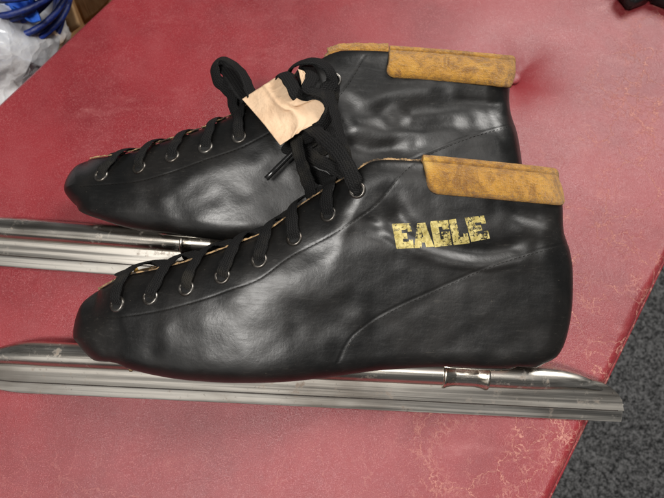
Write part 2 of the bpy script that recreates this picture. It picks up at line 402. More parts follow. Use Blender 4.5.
# ------------------------------------------------------------ one skate
class Skate:
    def __init__(s, p0, p1, rho, lift, spec):
        A, B = at(*p0, lift), at(*p1, lift); s.O = A; s.U = (B-A)/np.linalg.norm(B-A)
        pr = np.cross([0, 0, 1.], s.U); s.V = pr*math.cos(rho)+np.array([0, 0, math.sin(rho)]); s.W = np.cross(s.U, s.V)
        s.M = np.stack([s.U, s.V, s.W]); s.sp = spec; spec['rho'] = rho
    def uv(s, px, py, w=0.):
        p = on_plane(px, py, s.O+s.W*w, s.W)-s.O; return np.array([p@s.U, p@s.V])
    def uvs(s, pts, w=0.): return np.array([s.uv(p[0], p[1], p[2] if len(p) > 2 else w) for p in pts])
    def world(s, P): return s.O+np.asarray(P)@s.M
    def local(s, P): return (np.asarray(P)-s.O)@s.M.T
    def hit(s, px, py):
        """point and normal where the sight line of a photo pixel meets the boot's upper (skate coordinates)"""
        o = s.local(CC); d = ray(px, py)@s.M.T
        r = s.bvh.ray_cast(Vector(o), Vector(d).normalized())
        if r[0] is None:
            q = s.uv(px, py, .02); r = s.bvh.find_nearest(Vector((q[0], q[1], .02)))
        return np.array(r[0]), np.array(r[1])*(1 if r[1][2] > 0 else -1)
    def on(s, q):
        r = s.bvh.ray_cast(Vector((q[0], q[1], .2)), Vector((0, 0, -1)))
        if r[0] is None or r[0][2] < .0: r = s.bvh.find_nearest(Vector((q[0], q[1], .03)))
        return np.array(r[0]), np.array(r[1])*(1 if r[1][2] > 0 else -1)
    def part(s, name, V, F, mat, smooth=True):
        return mesh(name, np.asarray(V), F, mat, s.root, smooth)

    def shape(s, S, T_):
        """(u, v, half thickness) of the upper for parameters s (toe to heel) and t (sole to top)"""
        sp = s.sp; Bq, Tq, Lq, Rq = s.Bq, s.Tq, s.Lq, s.Rq
        b, t = resample(Bq, S), resample(Tq, S)
        l, r = resample(Lq, T_), resample(Rq, T_)
        S_, TT = np.meshgrid(S, T_, indexing='ij'); S3, T3 = S_[..., None], TT[..., None]
        P = (1-T3)*b[:, None]+T3*t[:, None]+(1-S3)*l[None]+S3*r[None] - \
            ((1-S3)*(1-T3)*Bq[0]+S3*(1-T3)*Bq[-1]+(1-S3)*T3*Tq[0]+S3*T3*Tq[-1])
        db, _ = seg_dist(P, Bq[::3]); dt, _ = seg_dist(P, Tq[::3]); dl, _ = seg_dist(P, Lq[::3]); dr, _ = seg_dist(P, Rq[::3])
        qf = lambda x: np.sqrt(np.clip(1-(1-np.clip(x, 0, 1))**2, 0, 1))
        u = (P[..., 0]-s.u0)/(s.u1-s.u0)
        Hs = curve(u, [0, .1, .3, .42, .55, .7, .85, 1], [.029, .034, .0405, .040, .033, .030, .031, .031])
        Hc = curve(u, [0, .3, .5, .65, .8, 1], [.03, .040, .033, .029, .027, .026])
        H = Hs+(Hc-Hs)*sstep(0, 1, TT)
        k = sstep(s.sc-.07, s.sc+.03, S_)                       # 0 at the throat, 1 along the collar
        ft = (.30+(.80-.30)*k); Rt = .047+(.016-.047)*k
        fb = .74; f = (ft+(1-ft)*qf(dt/Rt))*(fb+(1-fb)*qf(db/.013))*qf(dl/.024)*qf(dr/(.026-.004*k))
        W = H*f
        return P, W, S_, TT, dict(db=db, dt=dt, dl=dl, dr=dr, u=u)
    def under(s, P, W):
        """half thickness of the side the boot lies on, pressed flat against the bench and the blade below it"""
        rho = s.sp['rho']; z0 = .0015+s.sp.get('prop', 0)*sstep(.045, .072, P[..., 1])
        room = (P[..., 1]*math.sin(rho)+.0008-z0)/math.cos(rho)
        k = .004; a = .86*W; h = np.clip(.5+.5*(room-a)/k, 0, 1); return room*(1-h)+a*h-k*h*(1-h)
    def detail(s, P, W, D):
        """creases, overlays and swellings of the leather, added to the visible side"""
        add = np.zeros_like(W)
        for q, amp, wid in s.crease:
            d, _ = seg_dist(P, q)
            L = np.linalg.norm(P-q[0], axis=-1); L2 = np.linalg.norm(P-q[-1], axis=-1)
            fade = sstep(0, .012, L)*sstep(0, .012, L2)
            add += .72*amp*np.exp(-(d/wid)**2)*(.25+.75*fade)
        x, y = P[..., 0], P[..., 1]
        add += .0003*soft(x*34, y*60, s.sp['seed'])+.00016*soft(x*130, y*170, s.sp['seed']+5)
        d, sg = seg_dist(P, s.counter); add += -.00024*np.exp(-(d/.0006)**2)
        d, sg = seg_dist(P, s.stay); add += -.00018*np.exp(-(d/.0005)**2)
        return add*sstep(0, .006, D['dt']+.002)*sstep(0, .008, D['dr'])*sstep(0, .01, D['dl'])
    def build(s, name, label):
        sp = s.sp
        s.root = thing(name, label, 'ice skate', s.O, 'pair of vintage speed skates lying on their sides')
        s.root.rotation_euler = Matrix(s.M.T.tolist()).to_euler()
        bw = [q[2] if len(q) > 2 else 0 for q in sp['bottom']]; tw = [q[2] if len(q) > 2 else 0 for q in sp['top']]
        for it in range(5):      # the traced outline lies at the upper's own half thickness: solve for both together
            bp = np.array([s.uv(q[0], q[1], w_) for q, w_ in zip(sp['bottom'], bw)])
            tp = np.array([s.uv(q[0], q[1], w_) for q, w_ in zip(sp['top'], tw)])
            s.Bq = catmull(bp, 160); s.Tq = catmull(tp, 220)
            s.Lq = catmull(np.vstack([s.Bq[0], s.uvs(sp['toe']), s.Tq[0]]), 80)
            s.Rq = catmull(np.vstack([s.Bq[-1], s.uvs(sp['heel']), s.Tq[-1]]), 80)
            allp = np.vstack([s.Bq, s.Tq, s.Lq, s.Rq]); s.u0, s.u1 = allp[:, 0].min(), allp[:, 0].max()
            thr = s.uv(*sp['throat_end']); L = np.r_[0, np.cumsum(np.linalg.norm(np.diff(s.Tq, axis=0), axis=1))]
            s.sc = L[np.argmin(np.linalg.norm(s.Tq-thr, axis=1))]/L[-1]
            Pc, Wc, *_ = s.shape(np.linspace(0, 1, 120), np.array([0., 1.]))
            bw = [.5*o+.5*Wc[np.argmin(np.linalg.norm(Pc[:, 0]-q, axis=1)), 0] for q, o in zip(bp, bw)]
            tw = [.5*o+.5*Wc[np.argmin(np.linalg.norm(Pc[:, 1]-q, axis=1)), 1] for q, o in zip(tp, tw)]
        n, m = 380, 210
        x = np.linspace(0, 1, n); S = .55*x+.45*(1-np.cos(math.pi*x))/2
        y = np.linspace(0, 1, m); T_ = .55*y+.45*(1-np.cos(math.pi*y))/2
        P, W, S_, TT, D = s.shape(S, T_)
        s.bvh = BVHTree.FromPolygons([tuple(v) for v in np.dstack([P, W]).reshape(-1, 3)], grid_faces(n, m, 0, True))
        s.counter = catmull([s.hit(*q)[0][:2] for q in catmull(sp['counter'], 60)], 90)
        s.stay = catmull([s.hit(*q)[0][:2] for q in catmull(sp['stay'], 60)], 90)
        s.crease = [(catmull([s.hit(*q)[0][:2] for q in catmull(px, 12)], 40), a_, w_) for px, a_, w_ in sp['creases']]
        add = s.detail(P, W, D)
        top = np.dstack([P, W+add*np.clip(W/.01, 0, 1)]); low = np.dstack([P, -s.under(P, W)])
        V = np.vstack([top.reshape(-1, 3), low.reshape(-1, 3)])
        F = grid_faces(n, m, 0, True)+grid_faces(n, m, n*m, False)
        me = bpy.data.meshes.new('boot_upper'); me.from_pydata(V.tolist(), [], F); me.update()
        bm = bmesh.new(); bm.from_mesh(me); bmesh.ops.remove_doubles(bm, verts=bm.verts, dist=2e-5); bm.to_mesh(me); bm.free()
        o = link('boot_upper', me, [LEATHER, RAW, LINING], s.root)
        so = o.modifiers.new('thickness', 'SOLIDIFY'); so.thickness = .0019; so.offset = -1
        so.material_offset_rim = 1; so.material_offset = 2
        s.bvh = BVHTree.FromPolygons([tuple(v) for v in top.reshape(-1, 3)], grid_faces(n, m, 0, True))
        s.top = top; s.S = S; s.Tg = T_
        # sole: closes the boot between its two lower edges
        K = 13; VV = []
        for i in range(0, n, 2):
            a = top[i, 0]; b = low[i, 0]
            for k in range(K):
                c = k/(K-1); p = a*(1-c)+b*c; p = p+np.array([0, .0012-.0035*math.sin(math.pi*c)*min(1, a[2]/.02), 0]); VV.append(p)
        s.part('sole', VV, grid_faces(len(range(0, n, 2)), K), SOLE)
        tube_l(s, 'back_seam_edge', np.c_[s.Rq[4:], np.full(len(s.Rq)-4, .0)]+[-.0003, 0, 0], .0009, RAW)
        s.trim(); s.tongue(); s.stitches(); s.eyelets(); s.runner()
    def trim(s):
        for sg, (p0, p1) in ((1, s.sp['trim']), (-1, s.sp['trim_far'])):
            q0, q1 = s.uv(*p0), s.uv(*p1)
            L = np.r_[0, np.cumsum(np.linalg.norm(np.diff(s.Tq, axis=0), axis=1))]; L /= L[-1]
            s0 = L[np.argmin(np.linalg.norm(s.Tq-q0, axis=1))]; s1 = L[np.argmin(np.linalg.norm(s.Tq-q1, axis=1))]
            ns = 110; ss = np.linspace(s0, s1, ns); hgt = .0182
            Tf = 1-np.linspace(0, .16, 60); P, W, *_ = s.shape(ss, Tf[::-1]); P = P[:, ::-1]; W = W[:, ::-1]
            VV = []
            for i in range(ns):
                dist = min(np.linalg.norm(P[i, 0]-P[0, 0]), np.linalg.norm(P[i, 0]-P[-1, 0]))
                rr = .006; rnd = rr-math.sqrt(max(0, rr*rr-(rr-min(dist, rr))**2))      # rounded lower corners
                hh = hgt-rnd
                arc = np.r_[0, np.cumsum(np.linalg.norm(np.diff(P[i], axis=0), axis=1))]
                dr_ = np.linalg.norm(P[i, 0]-P[-1, 0]); r2 = .006; d0 = r2-math.sqrt(max(0, r2*r2-(r2-min(dr_, r2))**2)); prof = []
                for d in (0, .0004, .0015, .004, .008, .012, .016, .0185, .0195):
                    dd = d0+(hh-d0)*(1-d/.0195)
                    p = [np.interp(dd, arc, P[i][:, 0]), np.interp(dd, arc, P[i][:, 1])]; wv = np.interp(dd, arc, W[i])
                    puff = .0019*min(1, (d/.0014)**.5 if d > 0 else 0)+.0007*math.sin(math.pi*d/.0195)+.00025*math.sin(i*.37+d*300)*math.sin(i*.11)
                    if s.sp.get('bulge') is not None: puff += .0006
                    prof.append((p[0], p[1], sg*(wv*(1 if sg > 0 else .86)+puff)))
                pe = np.array([np.interp(d0, arc, P[i][:, 0]), np.interp(d0, arc, P[i][:, 1])]); we = np.interp(d0, arc, W[i])*(1 if sg > 0 else .86)
                nv = np.array([0, 1.])
                for a in np.linspace(.15, math.pi, 8):      # roll over the collar edge and down inside
                    r = .0034
                    prof.append((pe[0], pe[1]+r*math.sin(a), sg*(we-.0006+r*math.cos(a))))
                prof.append((pe[0], pe[1]-.006, sg*(we-.0036))); prof.append((pe[0], pe[1]-.010, sg*(we-.0030)))
                if i in (0, ns-1):   # close the ends against the leather
                    prof = [(q[0], q[1], q[2]-sg*.0024) if k < 9 else q for k, q in enumerate(prof)]
                VV += prof
            K = len(prof)
            o = s.part('collar_trim', VV, grid_faces(ns, K, 0, sg < 0), SUEDE)
            so = o.modifiers.new('t', 'SOLIDIFY'); so.thickness = .0006; so.offset = -1
            if sg > 0:      # fuzzy fibres and dark thread along the lower edge
                row = np.array([VV[i*K+1] for i in range(2, ns-2)])
                row2 = catmull(np.array([VV[i*K] for i in range(0, ns, 4)])+[0, -.0002, .0002], 300)
                tube_l(s, 'trim_thread', row2, .00035, THREAD)
                st_ = catmull(np.array([np.add(VV[i*K+3], (0, 0, .00012)) for i in range(2, ns-2, 3)]), 200)
                tube_l(s, 'trim_stitching', st_, .00022, SUEDE_DARK)
    def tongue(s):
        L = s.Tq; n = 150; s1 = s.sp.get('tongue_end', s.sc)
        ss = np.linspace(.03, s1, n); P = resample(L, ss); T = np.gradient(P, axis=0); T /= np.linalg.norm(T, axis=1)[:, None]
        N = np.stack([-T[:, 1], T[:, 0]], 1); VV = []; K = 17
        for i in range(n):
            prog = i/(n-1)
            rise = .0012+.0018*vnoise2(np.array([prog*24]), np.array([1.5]), s.sp['seed'])[0]+s.sp.get('tongue_rise', 0)*sstep(.86, 1, np.array(prog))
            for k in range(K):
                c = k/(K-1)*2-1; ww = c*.0125*min(1, .35+prog*4)
                q = P[i]+N[i]*(rise+.0004*math.cos(i*.7)-.0045*abs(c)**2.2-.001)
                VV.append((q[0], q[1], ww+.0007*math.sin(i*.31)))
        o = s.part('tongue', VV, grid_faces(n, K), TONGUE); m = o.modifiers.new('t', 'SOLIDIFY'); m.thickness = .0022; m.offset = -1
        # worn tan raw edge of the eyestay, a ragged strip of bare hide along the throat
        V2 = []; n2 = 260
        ss = np.linspace(.012, s.sc*.98, n2); P = resample(L, ss); T = np.gradient(P, axis=0); T /= np.linalg.norm(T, axis=1)[:, None]
        N = np.stack([-T[:, 1], T[:, 0]], 1)
        for i in range(n2):
            ww, = [max(.004, s.on(P[i]-N[i]*.0010)[0][2])]; j = vnoise2(np.array([i*.33]), np.array([.5]), 9)[0]
            for a in (0, 1.0, 2.0, 3.1):
                r = .0009+.0005*j
                V2.append((P[i][0]+N[i][0]*r*math.sin(a), P[i][1]+N[i][1]*r*math.sin(a), ww-.0012+r*math.cos(a)))
        s.part('worn_edge', V2, grid_faces(n2, 4), RAW)
        a, b, r, wz, lift = s.sp['rim']; qa, qb = s.uv(*a), s.uv(*b)
        i0 = np.argmin(np.linalg.norm(L-qa, axis=1)); i1 = np.argmin(np.linalg.norm(L-qb, axis=1))
        C = catmull(L[i0:i1+1:3], 90); T = np.gradient(C, axis=0); T /= np.linalg.norm(T, axis=1)[:, None]; N = np.stack([-T[:, 1], T[:, 0]], 1); V3 = []; K = 14
        for i in range(90):
            f = math.sin(math.pi*min(1, .12+i/89*1.2)) if i < 10 else 1
            for k in range(K):
                g = 2*math.pi*k/K; h = lift*f+.00012*math.sin(i*1.3+k*.5)+.0002*math.sin(i*.31)
                V3.append((C[i][0]+N[i][0]*(-.003+(h+.003)*(.5+.5*math.sin(g))), C[i][1]+N[i][1]*(-.003+(h+.003)*(.5+.5*math.sin(g))), wz+r*math.cos(g)))
        s.part('collar_lining', V3, grid_faces(90, K, wrap=True)+[tuple(range(K)), tuple(range(89*K, 90*K))[::-1]], SUEDE if r > .002 else RAW)
    def stitches(s):
        def run(px, step=.0026, ln=.0019, off=0):
            C = catmull(np.array(px, float), 400); pts = []
            for q in C: pts.append(s.hit(*q))
            pos = np.array([p[0] for p in pts]); nor = np.array([p[1] for p in pts])
            A = np.r_[0, np.cumsum(np.linalg.norm(np.diff(pos, axis=0), axis=1))]
            k = 0.
            while k+ln < A[-1]:
                P = []
                for f, hgt in ((0, -.0003), (.2, .00018), (.5, .00030), (.8, .00018), (1, -.0003)):
                    a = k+f*ln; p = np.array([np.interp(a, A, pos[:, c]) for c in range(3)])
                    nn = np.array([np.interp(a, A, nor[:, c]) for c in range(3)]); P.append(p+nn*hgt)
                P = np.array(P); T = P[-1]-P[0]; T /= np.linalg.norm(T)+1e-9; Nn = nor[0]; B = np.cross(T, Nn); o = len(V)
                for j, p in enumerate(P):
                    for a in range(5):
                        g = 2*math.pi*a/5; V.append(p+.00015*(math.cos(g)*B+math.sin(g)*Nn))
                F.extend(grid_faces(5, 5, o, wrap=True)); k += step
        for px in s.sp['stitch']:
            V, F = [], []; run(px); s.part('seam_stitching', V, F, THREAD)
    def eyelets(s):
        s.eye = []
        for (px, py) in s.sp['eyelets']:
            p, n = s.hit(px, py); q, _ = s.on(p[:2]); s.eye.append((p, n))
            a = np.array([1., 0, 0]); a = a-n*np.dot(a, n); a /= np.linalg.norm(a); b = np.cross(n, a)
            V = []; K = 36; prof = [(.0051, -.0004), (.0050, .0003), (.0044, .0009), (.0037, .0010), (.0031, .0006), (.0028, -.0004), (.0027, -.0012)]
            for i in range(K):
                g = 2*math.pi*i/K
                for r, h in prof: V.append(p+(r*1.0)*(math.cos(g)*a+math.sin(g)*b)+n*h)
            m = len(prof); F = [(i*m+j, ((i+1) % K)*m+j, ((i+1) % K)*m+j+1, i*m+j+1) for i in range(K) for j in range(m-1)]
            e = s.part('eyelet', V, F, EYE)
            V = [p+n*.0001]+[p+.0030*(math.cos(2*math.pi*i/24)*a+math.sin(2*math.pi*i/24)*b)+n*.0001 for i in range(24)]
            h = s.part('hole', V, [(0, 1+i, 1+(i+1) % 24) for i in range(24)], HOLE); h.parent = e
    def lacing(s, k0, k1, extra=()):
        """criss-cross lacing between visible and hidden eyelets k0..k1"""
        parts = []; TL = catmull(s.Tq[::4], 500)
        A = np.r_[0, np.cumsum(np.linalg.norm(np.diff(TL, axis=0), axis=1))]
        def edge(a): return np.array([np.interp(a, A, TL[:, 0]), np.interp(a, A, TL[:, 1])])
        for k in range(k0, k1):
            p, n = s.eye[k]; i = np.argmin(np.linalg.norm(TL-p[:2], axis=1)); a0 = A[i]
            gap = s.sp['gap']*(.8+.5*random.random()); e = edge(a0+gap*.55); t = edge(a0+gap*.55+.004)-e; t /= np.linalg.norm(t); N = np.array([-t[1], t[0]])
            m1 = p[:2]*.52+e*.48+np.array([random.uniform(-.001, .001), 0]); s1, n1 = s.on(m1)
            g1, ng = s.on(e-N*.0016)
            far = edge(a0+gap*1.15)
            P = [p-n*.0012-(np.r_[e-p[:2], 0])*.02, p+n*.0016+np.r_[(e-p[:2])*.12, 0], s1+n1*.0022, g1+ng*.0016+np.r_[N*.0012, 0], np.r_[e+N*.0038+t*.003, .001], np.r_[far+N*.0012, -g1[2]*.8], np.r_[far-N*.010, -g1[2]-.004]]
            Us = [n, n, n1, ng*.6+np.r_[N, 0]*.6, np.r_[N, 0.1], np.r_[N, -.9], np.r_[0, 0, -1.]]
            parts.append(ribbon_geo(P, Us, s.sp['lw']*random.uniform(.92, 1.08), .0014))
            # strand arriving from the hidden side, diving under this edge
            e2 = edge(a0+gap*.25); t = edge(a0+gap*.25+.004)-e2; t /= np.linalg.norm(t); N = np.array([-t[1], t[0]]); b = edge(a0-gap*.5)
            wv = max(.006, s.on(e2-N*.002)[0][2])
            P = [np.r_[b-N*.006, -wv-.003], np.r_[b+N*.0015, -wv*.8], np.r_[(b+e2)/2+N*.0030, 0], np.r_[e2+N*.0012, wv*.45], np.r_[e2-N*.004, wv*.6], np.r_[e2-N*.009, wv*.7]]
            Us = [[0, 0, -1.], np.r_[N, -.8], np.r_[N, 0], np.r_[N, .5], np.r_[N*.6, .8], np.r_[N*.6, .8]]
            parts.append(ribbon_geo(P, Us, s.sp['lw'], .0016))
        for P, Us, wd in extra: parts.append(ribbon_geo(s.local(P), np.asarray(Us, float)@s.M.T, wd*1.28, .0016))
        ribbons('shoelace', parts, LACE, s.root)
    def runner(s):
        sp = s.sp; u0, u1 = sp['blade']
        # thin runner blade: outline in (u, v)
        def plate(name, prof, half, mat, nose):
            us = np.linspace(0, 1, 200); V = []
            lo, hi = prof
            for x in us:
                uu = u0+(u1-u0)*x; a = lo(uu); b = hi(uu)
                th = half*min(1, math.sqrt(max(0, 1-(1-min(1, x*60))**2)))
                sec = [(a, -th*.8), (a+.0003, -th), (b-.0003, -th), (b, -th*.7), (b, th*.7), (b-.0003, th), (a+.0003, th), (a, th*.8)]
                V += [(uu, q, w_) for q, w_ in sec]
            F = grid_faces(200, 8, wrap=True)+[tuple(range(8)), tuple(range(199*8, 200*8))[::-1]]
            o = s.part(name, V, F, mat, smooth=False); bv = o.modifiers.new('b', 'BEVEL'); bv.width = .00018; bv.segments = 2; bv.limit_method = 'ANGLE'
            return o
        def rock(u):            # front end sweeps up in a quarter round
            d = u-u0; r = .040; return 0 if d > r else .0165*(1-math.sqrt(max(0, 1-((r-d)/r)**2)))
        def backtop(u, h):      # rear top corner drops in a round
            d = u1-u; r = .030; dr = h-.0088 if h > .02 else 0; y = 0 if d > r else dr*(1-math.sqrt(max(0, 1-((r-d)/r)**2)))
            d = u-u0; return h-y-(.004*(1-min(1, d/.02))**2)
        plate('runner_blade', (rock, lambda u: .0125-.004*(1-min(1, (u-u0)/.02))**2), .0007, BLADE, 0)
        plate('blade_holder', (lambda u: .0085+rock(u)*.55, lambda u: backtop(u, .0290)-.004*(1-min(1, (u-u0)/.05))**2), .0023, HOLDER, 0)
        gu = np.linspace(u0+.004, u1-.004, 60)
        tube_l(s, 'holder_seam', [(q, max(.0086, .0085+rock(q)*.55), .0020) for q in gu], .00055, SOLE)
        a, b = u0+.002, u1-.009; x = np.linspace(0, 1, 160)
        P = np.stack([a+(b-a)*x, .0205+.0075*np.sin(np.clip(x*9, 0, 1)*math.pi/2)*np.sin(np.clip((1-x)*11, 0, 1)*math.pi/2), 0*x], 1)
        rad = .0078*np.minimum(np.sin(np.clip(x*8, .001, 1)*math.pi/2), np.sin(np.clip((1-x)*7.5, .001, 1)*math.pi/2))**.8+.0004
        tube_l(s, 'blade_tube', P, 0, TUBE, rad, 26)
        # cups that carry the boot, flared stems from tube to sole plate
        for cu, nm in sp['cups']:
            b_i = np.argmin(np.abs(s.Bq[:, 0]-cu)); vs = s.Bq[b_i, 1]; v0 = .031
            hh = max(.004, vs-v0+.001); V = []; K = 40; rows = [(0, .0092), (.12, .0088), (.3, .0070), (.5, .0066), (.75, .0078), (.92, .0115), (1, .0135)]
            for f, r in rows:
                for k in range(K):
                    g = 2*math.pi*k/K; V.append((cu+r*1.5*math.cos(g), v0+hh*f, r*math.sin(g)))
            cup = s.part('mounting_cup', V, grid_faces(len(rows), K, wrap=True), CUP)
            V = []; prof = [(-.0150, .0079), (-.0148, .0094), (-.0135, .0098), (-.0120, .0092), (-.0085, .0084), (-.004, .0079), (0, .0077), (.004, .0079), (.0085, .0084), (.0120, .0092), (.0135, .0098), (.0148, .0094), (.0150, .0079)]
            pp = catmull(np.array(prof), 60)
            for x_, r_ in pp:
                for k in range(36): V.append((cu+x_, .028+r_*math.sin(2*math.pi*k/36)*1.02, r_*math.cos(2*math.pi*k/36)))
            sd_ = s.part('saddle', V, grid_faces(60, 36, wrap=True), CUP); sd_.parent = cup
            for du in ():
                ringP = [(cu+du, .028+.0082*math.cos(g), .0082*math.sin(g)) for g in np.linspace(0, 2*math.pi, 40)]
                o = tube_l(s, 'collar_ring', ringP, .0008, CUP, None, 8); o.parent = cup
            V = []; L_, Wd = (.030, .024)       # plate riveted under the sole
            for dz in (0, .0016):
                for k in range(48):
                    g = 2*math.pi*k/48; c_, s_ = math.cos(g), math.sin(g)
                    V.append((cu+math.copysign(abs(c_)**.5, c_)*L_, vs+.0002-dz, math.copysign(abs(s_)**.7, s_)*Wd))
            s.part('mounting_plate', V, grid_faces(2, 48, wrap=True)+[tuple(range(48)), tuple(range(48, 96))[::-1]], CUP)
def tube_l(s, name, P, r, mat, radii=None, seg=8):
    return tube(name, np.asarray(P), r, mat, s.root, seg, radii)

FRONT = dict(rim=((358, 170, .014), (421, 162, .02), .0012, .018, .0014),seed=1, prop=.020, lw=.0080, gap=.017,
    bottom=[(97, 353, .012), (113, 361, .020), (132, 369, .024), (170, 377, .028), (220, 381.5, .030), (270, 381.5, .030), (320, 378, .027), (370, 371, .024), (440, 366.5, .022), (500, 368, .022), (520, 366, .018), (537, 360, .010)],
    toe=[(86, 344, .004), (81, 332), (80.5, 318), (85, 302), (92, 295)],
    top=[(99, 290), (114, 281, .004), (126, 275, .006), (159, 268, .009), (190, 260, .010), (229, 246, .010), (270, 229, .010), (304, 203, .010), (343, 179, .010), (356, 171, .010), (370, 162.5, .014), (388, 160, .018), (428, 162, .02), (500, 169, .02), (546, 174, .012), (557, 175)],
    throat_end=(352, 174, .01), heel=[(549, 351), (559, 334), (565.5, 304), (567, 268), (564, 246), (558.5, 228), (557.5, 200)],
    counter=[(338, 362), (347, 343), (359, 330), (388, 311), (436, 289), (499, 262), (566, 243)],
    stay=[(92, 316), (117, 317), (159, 311), (201.6, 300), (230, 290), (259, 279), (290, 257), (329.5, 236), (362.7, 215), (380.7, 200), (400, 176), (413, 164)],
    stitch=[[(98, 316.5), (117, 317.5), (159, 311.5), (201.6, 300.5), (230, 290.5), (259, 279.5), (290, 257.5), (329.5, 236.5), (362.7, 215.5), (380.7, 200.5), (400, 176.5), (411, 166)],
            [(345, 352), (352, 339), (361, 331), (389, 313), (436, 291), (499, 264), (563, 245.5)]],
    creases=[([(392, 196), (403, 222), (434, 244), (480, 252), (530, 246)], -.0030, .0055), ([(398, 242), (440, 258), (490, 265), (540, 256)], .0020, .005),
             ([(262, 268), (300, 282), (350, 300)], .0012, .012), ([(290, 258), (330, 246), (365, 230), (392, 210)], -.0012, .006),
             ([(235, 300), (290, 312), (360, 322)], -.0011, .015), ([(165, 330), (200, 322), (245, 318), (310, 328)], -.0011, .014),
             ([(150, 350), (200, 362), (260, 364), (340, 352)], .0014, .011),
             ([(372, 214), (392, 222), (412, 238)], -.0005, .0016), ([(355, 232), (382, 240), (408, 254)], -.0004, .0018), ([(440, 268), (490, 272), (530, 262)], -.0004, .0020), ([(365, 228), (385, 232), (405, 244)], .0010, .003), ([(350, 215), (372, 224), (388, 238)], -.0014, .0030),
             ([(500, 205), (530, 215), (555, 220)], -.0022, .005), ([(505, 222), (530, 232), (558, 234)], .0014, .005), ([(430, 203), (470, 208), (500, 216)], .0005, .007)],
    eyelets=[(117, 304), (150, 297), (186, 288), (222, 276), (259, 260), (294, 238), (328, 214), (357, 190)],
    trim=((421, 162, .02), (556, 175, .003)), trim_far=((421, 162, .02), (556, 175, .003)), blade=(-.078, .362), cups=[(.085, 'toe'), (.256, 'heel')])
REAR = dict(rim=((322, 58, .014), (392, 52, .02), .0052, .012, .0088),seed=11, lw=.0074, gap=.016, tongue_rise=.005,
    bottom=[(83, 209, .010), (97, 218, .018), (129, 228, .024), (168, 233, .028), (207, 239, .030), (250, 241, .030), (300, 241, .027), (340, 238, .024), (400, 233, .022), (460, 234, .022), (490, 232, .018), (506, 225, .010)],
    toe=[(75.5, 203, .003), (71.5, 194), (71, 184), (75, 173), (81, 165)],
    top=[(89, 160), (100, 158, .004), (129, 153.5, .008), (164, 142.5, .010), (196, 132.5, .010), (233, 116, .010), (266, 95, .010), (300, 72, .010), (318, 61, .012), (333, 53.5, .014), (350, 50.5, .018), (395, 52, .02), (450, 56, .02), (500, 60.5, .014), (515, 62)],
    throat_end=(312, 64, .01), heel=[(514, 214), (518, 200), (520, 182), (518, 160), (514, 135), (508, 115), (507, 95), (511, 78)],
    counter=[(310, 232), (320, 215), (335, 200), (370, 178), (427, 153), (470, 136), (513, 124)],
    stay=[(80, 186), (110, 184), (139, 181), (172, 172), (205, 160), (240, 148), (275, 130), (300, 118), (330, 100), (345, 85), (358, 65), (365, 55)],
    stitch=[[(80, 186.5), (110, 184.5), (139, 181.5), (172, 172.5), (205, 160.5), (240, 148.5), (275, 130.5)], [(372, 179), (428, 155), (470, 138), (511, 126)],
            [(338, 98), (350, 82), (362, 62)]],
    creases=[([(450, 98), (480, 100), (508, 102)], -.0006, .0020), ([(395, 116), (430, 112), (465, 110), (512, 106)], -.0042, .011), ([(345, 102), (380, 98), (415, 92), (445, 92)], .0024, .009),
             ([(340, 126), (380, 130), (425, 130), (470, 120)], .0026, .007), ([(430, 150), (470, 138), (508, 136)], .0014, .007),
             ([(336, 142), (370, 150), (410, 146)], -.0024, .006), ([(175, 172), (215, 160), (255, 152)], .0012, .014), ([(160, 200), (220, 192), (260, 182), (295, 172)], -.0013, .015),
             ([(180, 216), (240, 214), (280, 205)], .0008, .013)],
    eyelets=[(101, 175), (139, 167), (172, 156), (205.5, 147), (239, 136.5), (272, 117), (305, 97), (334, 80)],
    trim=((389, 52, .02), (514, 62, .003)), trim_far=((330, 54, .014), (514, 62, .003)), blade=(-.045, .384), cups=[(.150, 'toe'), (.312, 'heel')])

fs = Skate((81, 395.5), (575, 419.4), math.radians(26), .0008, FRONT)
fs.build('speed_skate', 'nearer black leather speed skate with worn gold EAGLE lettering above its heel')
rs = Skate((0, 266), (130, 276), math.radians(22), .0008, REAR)
rs.build('speed_skate', 'farther black leather speed skate with buff paper tape on its lace bow')

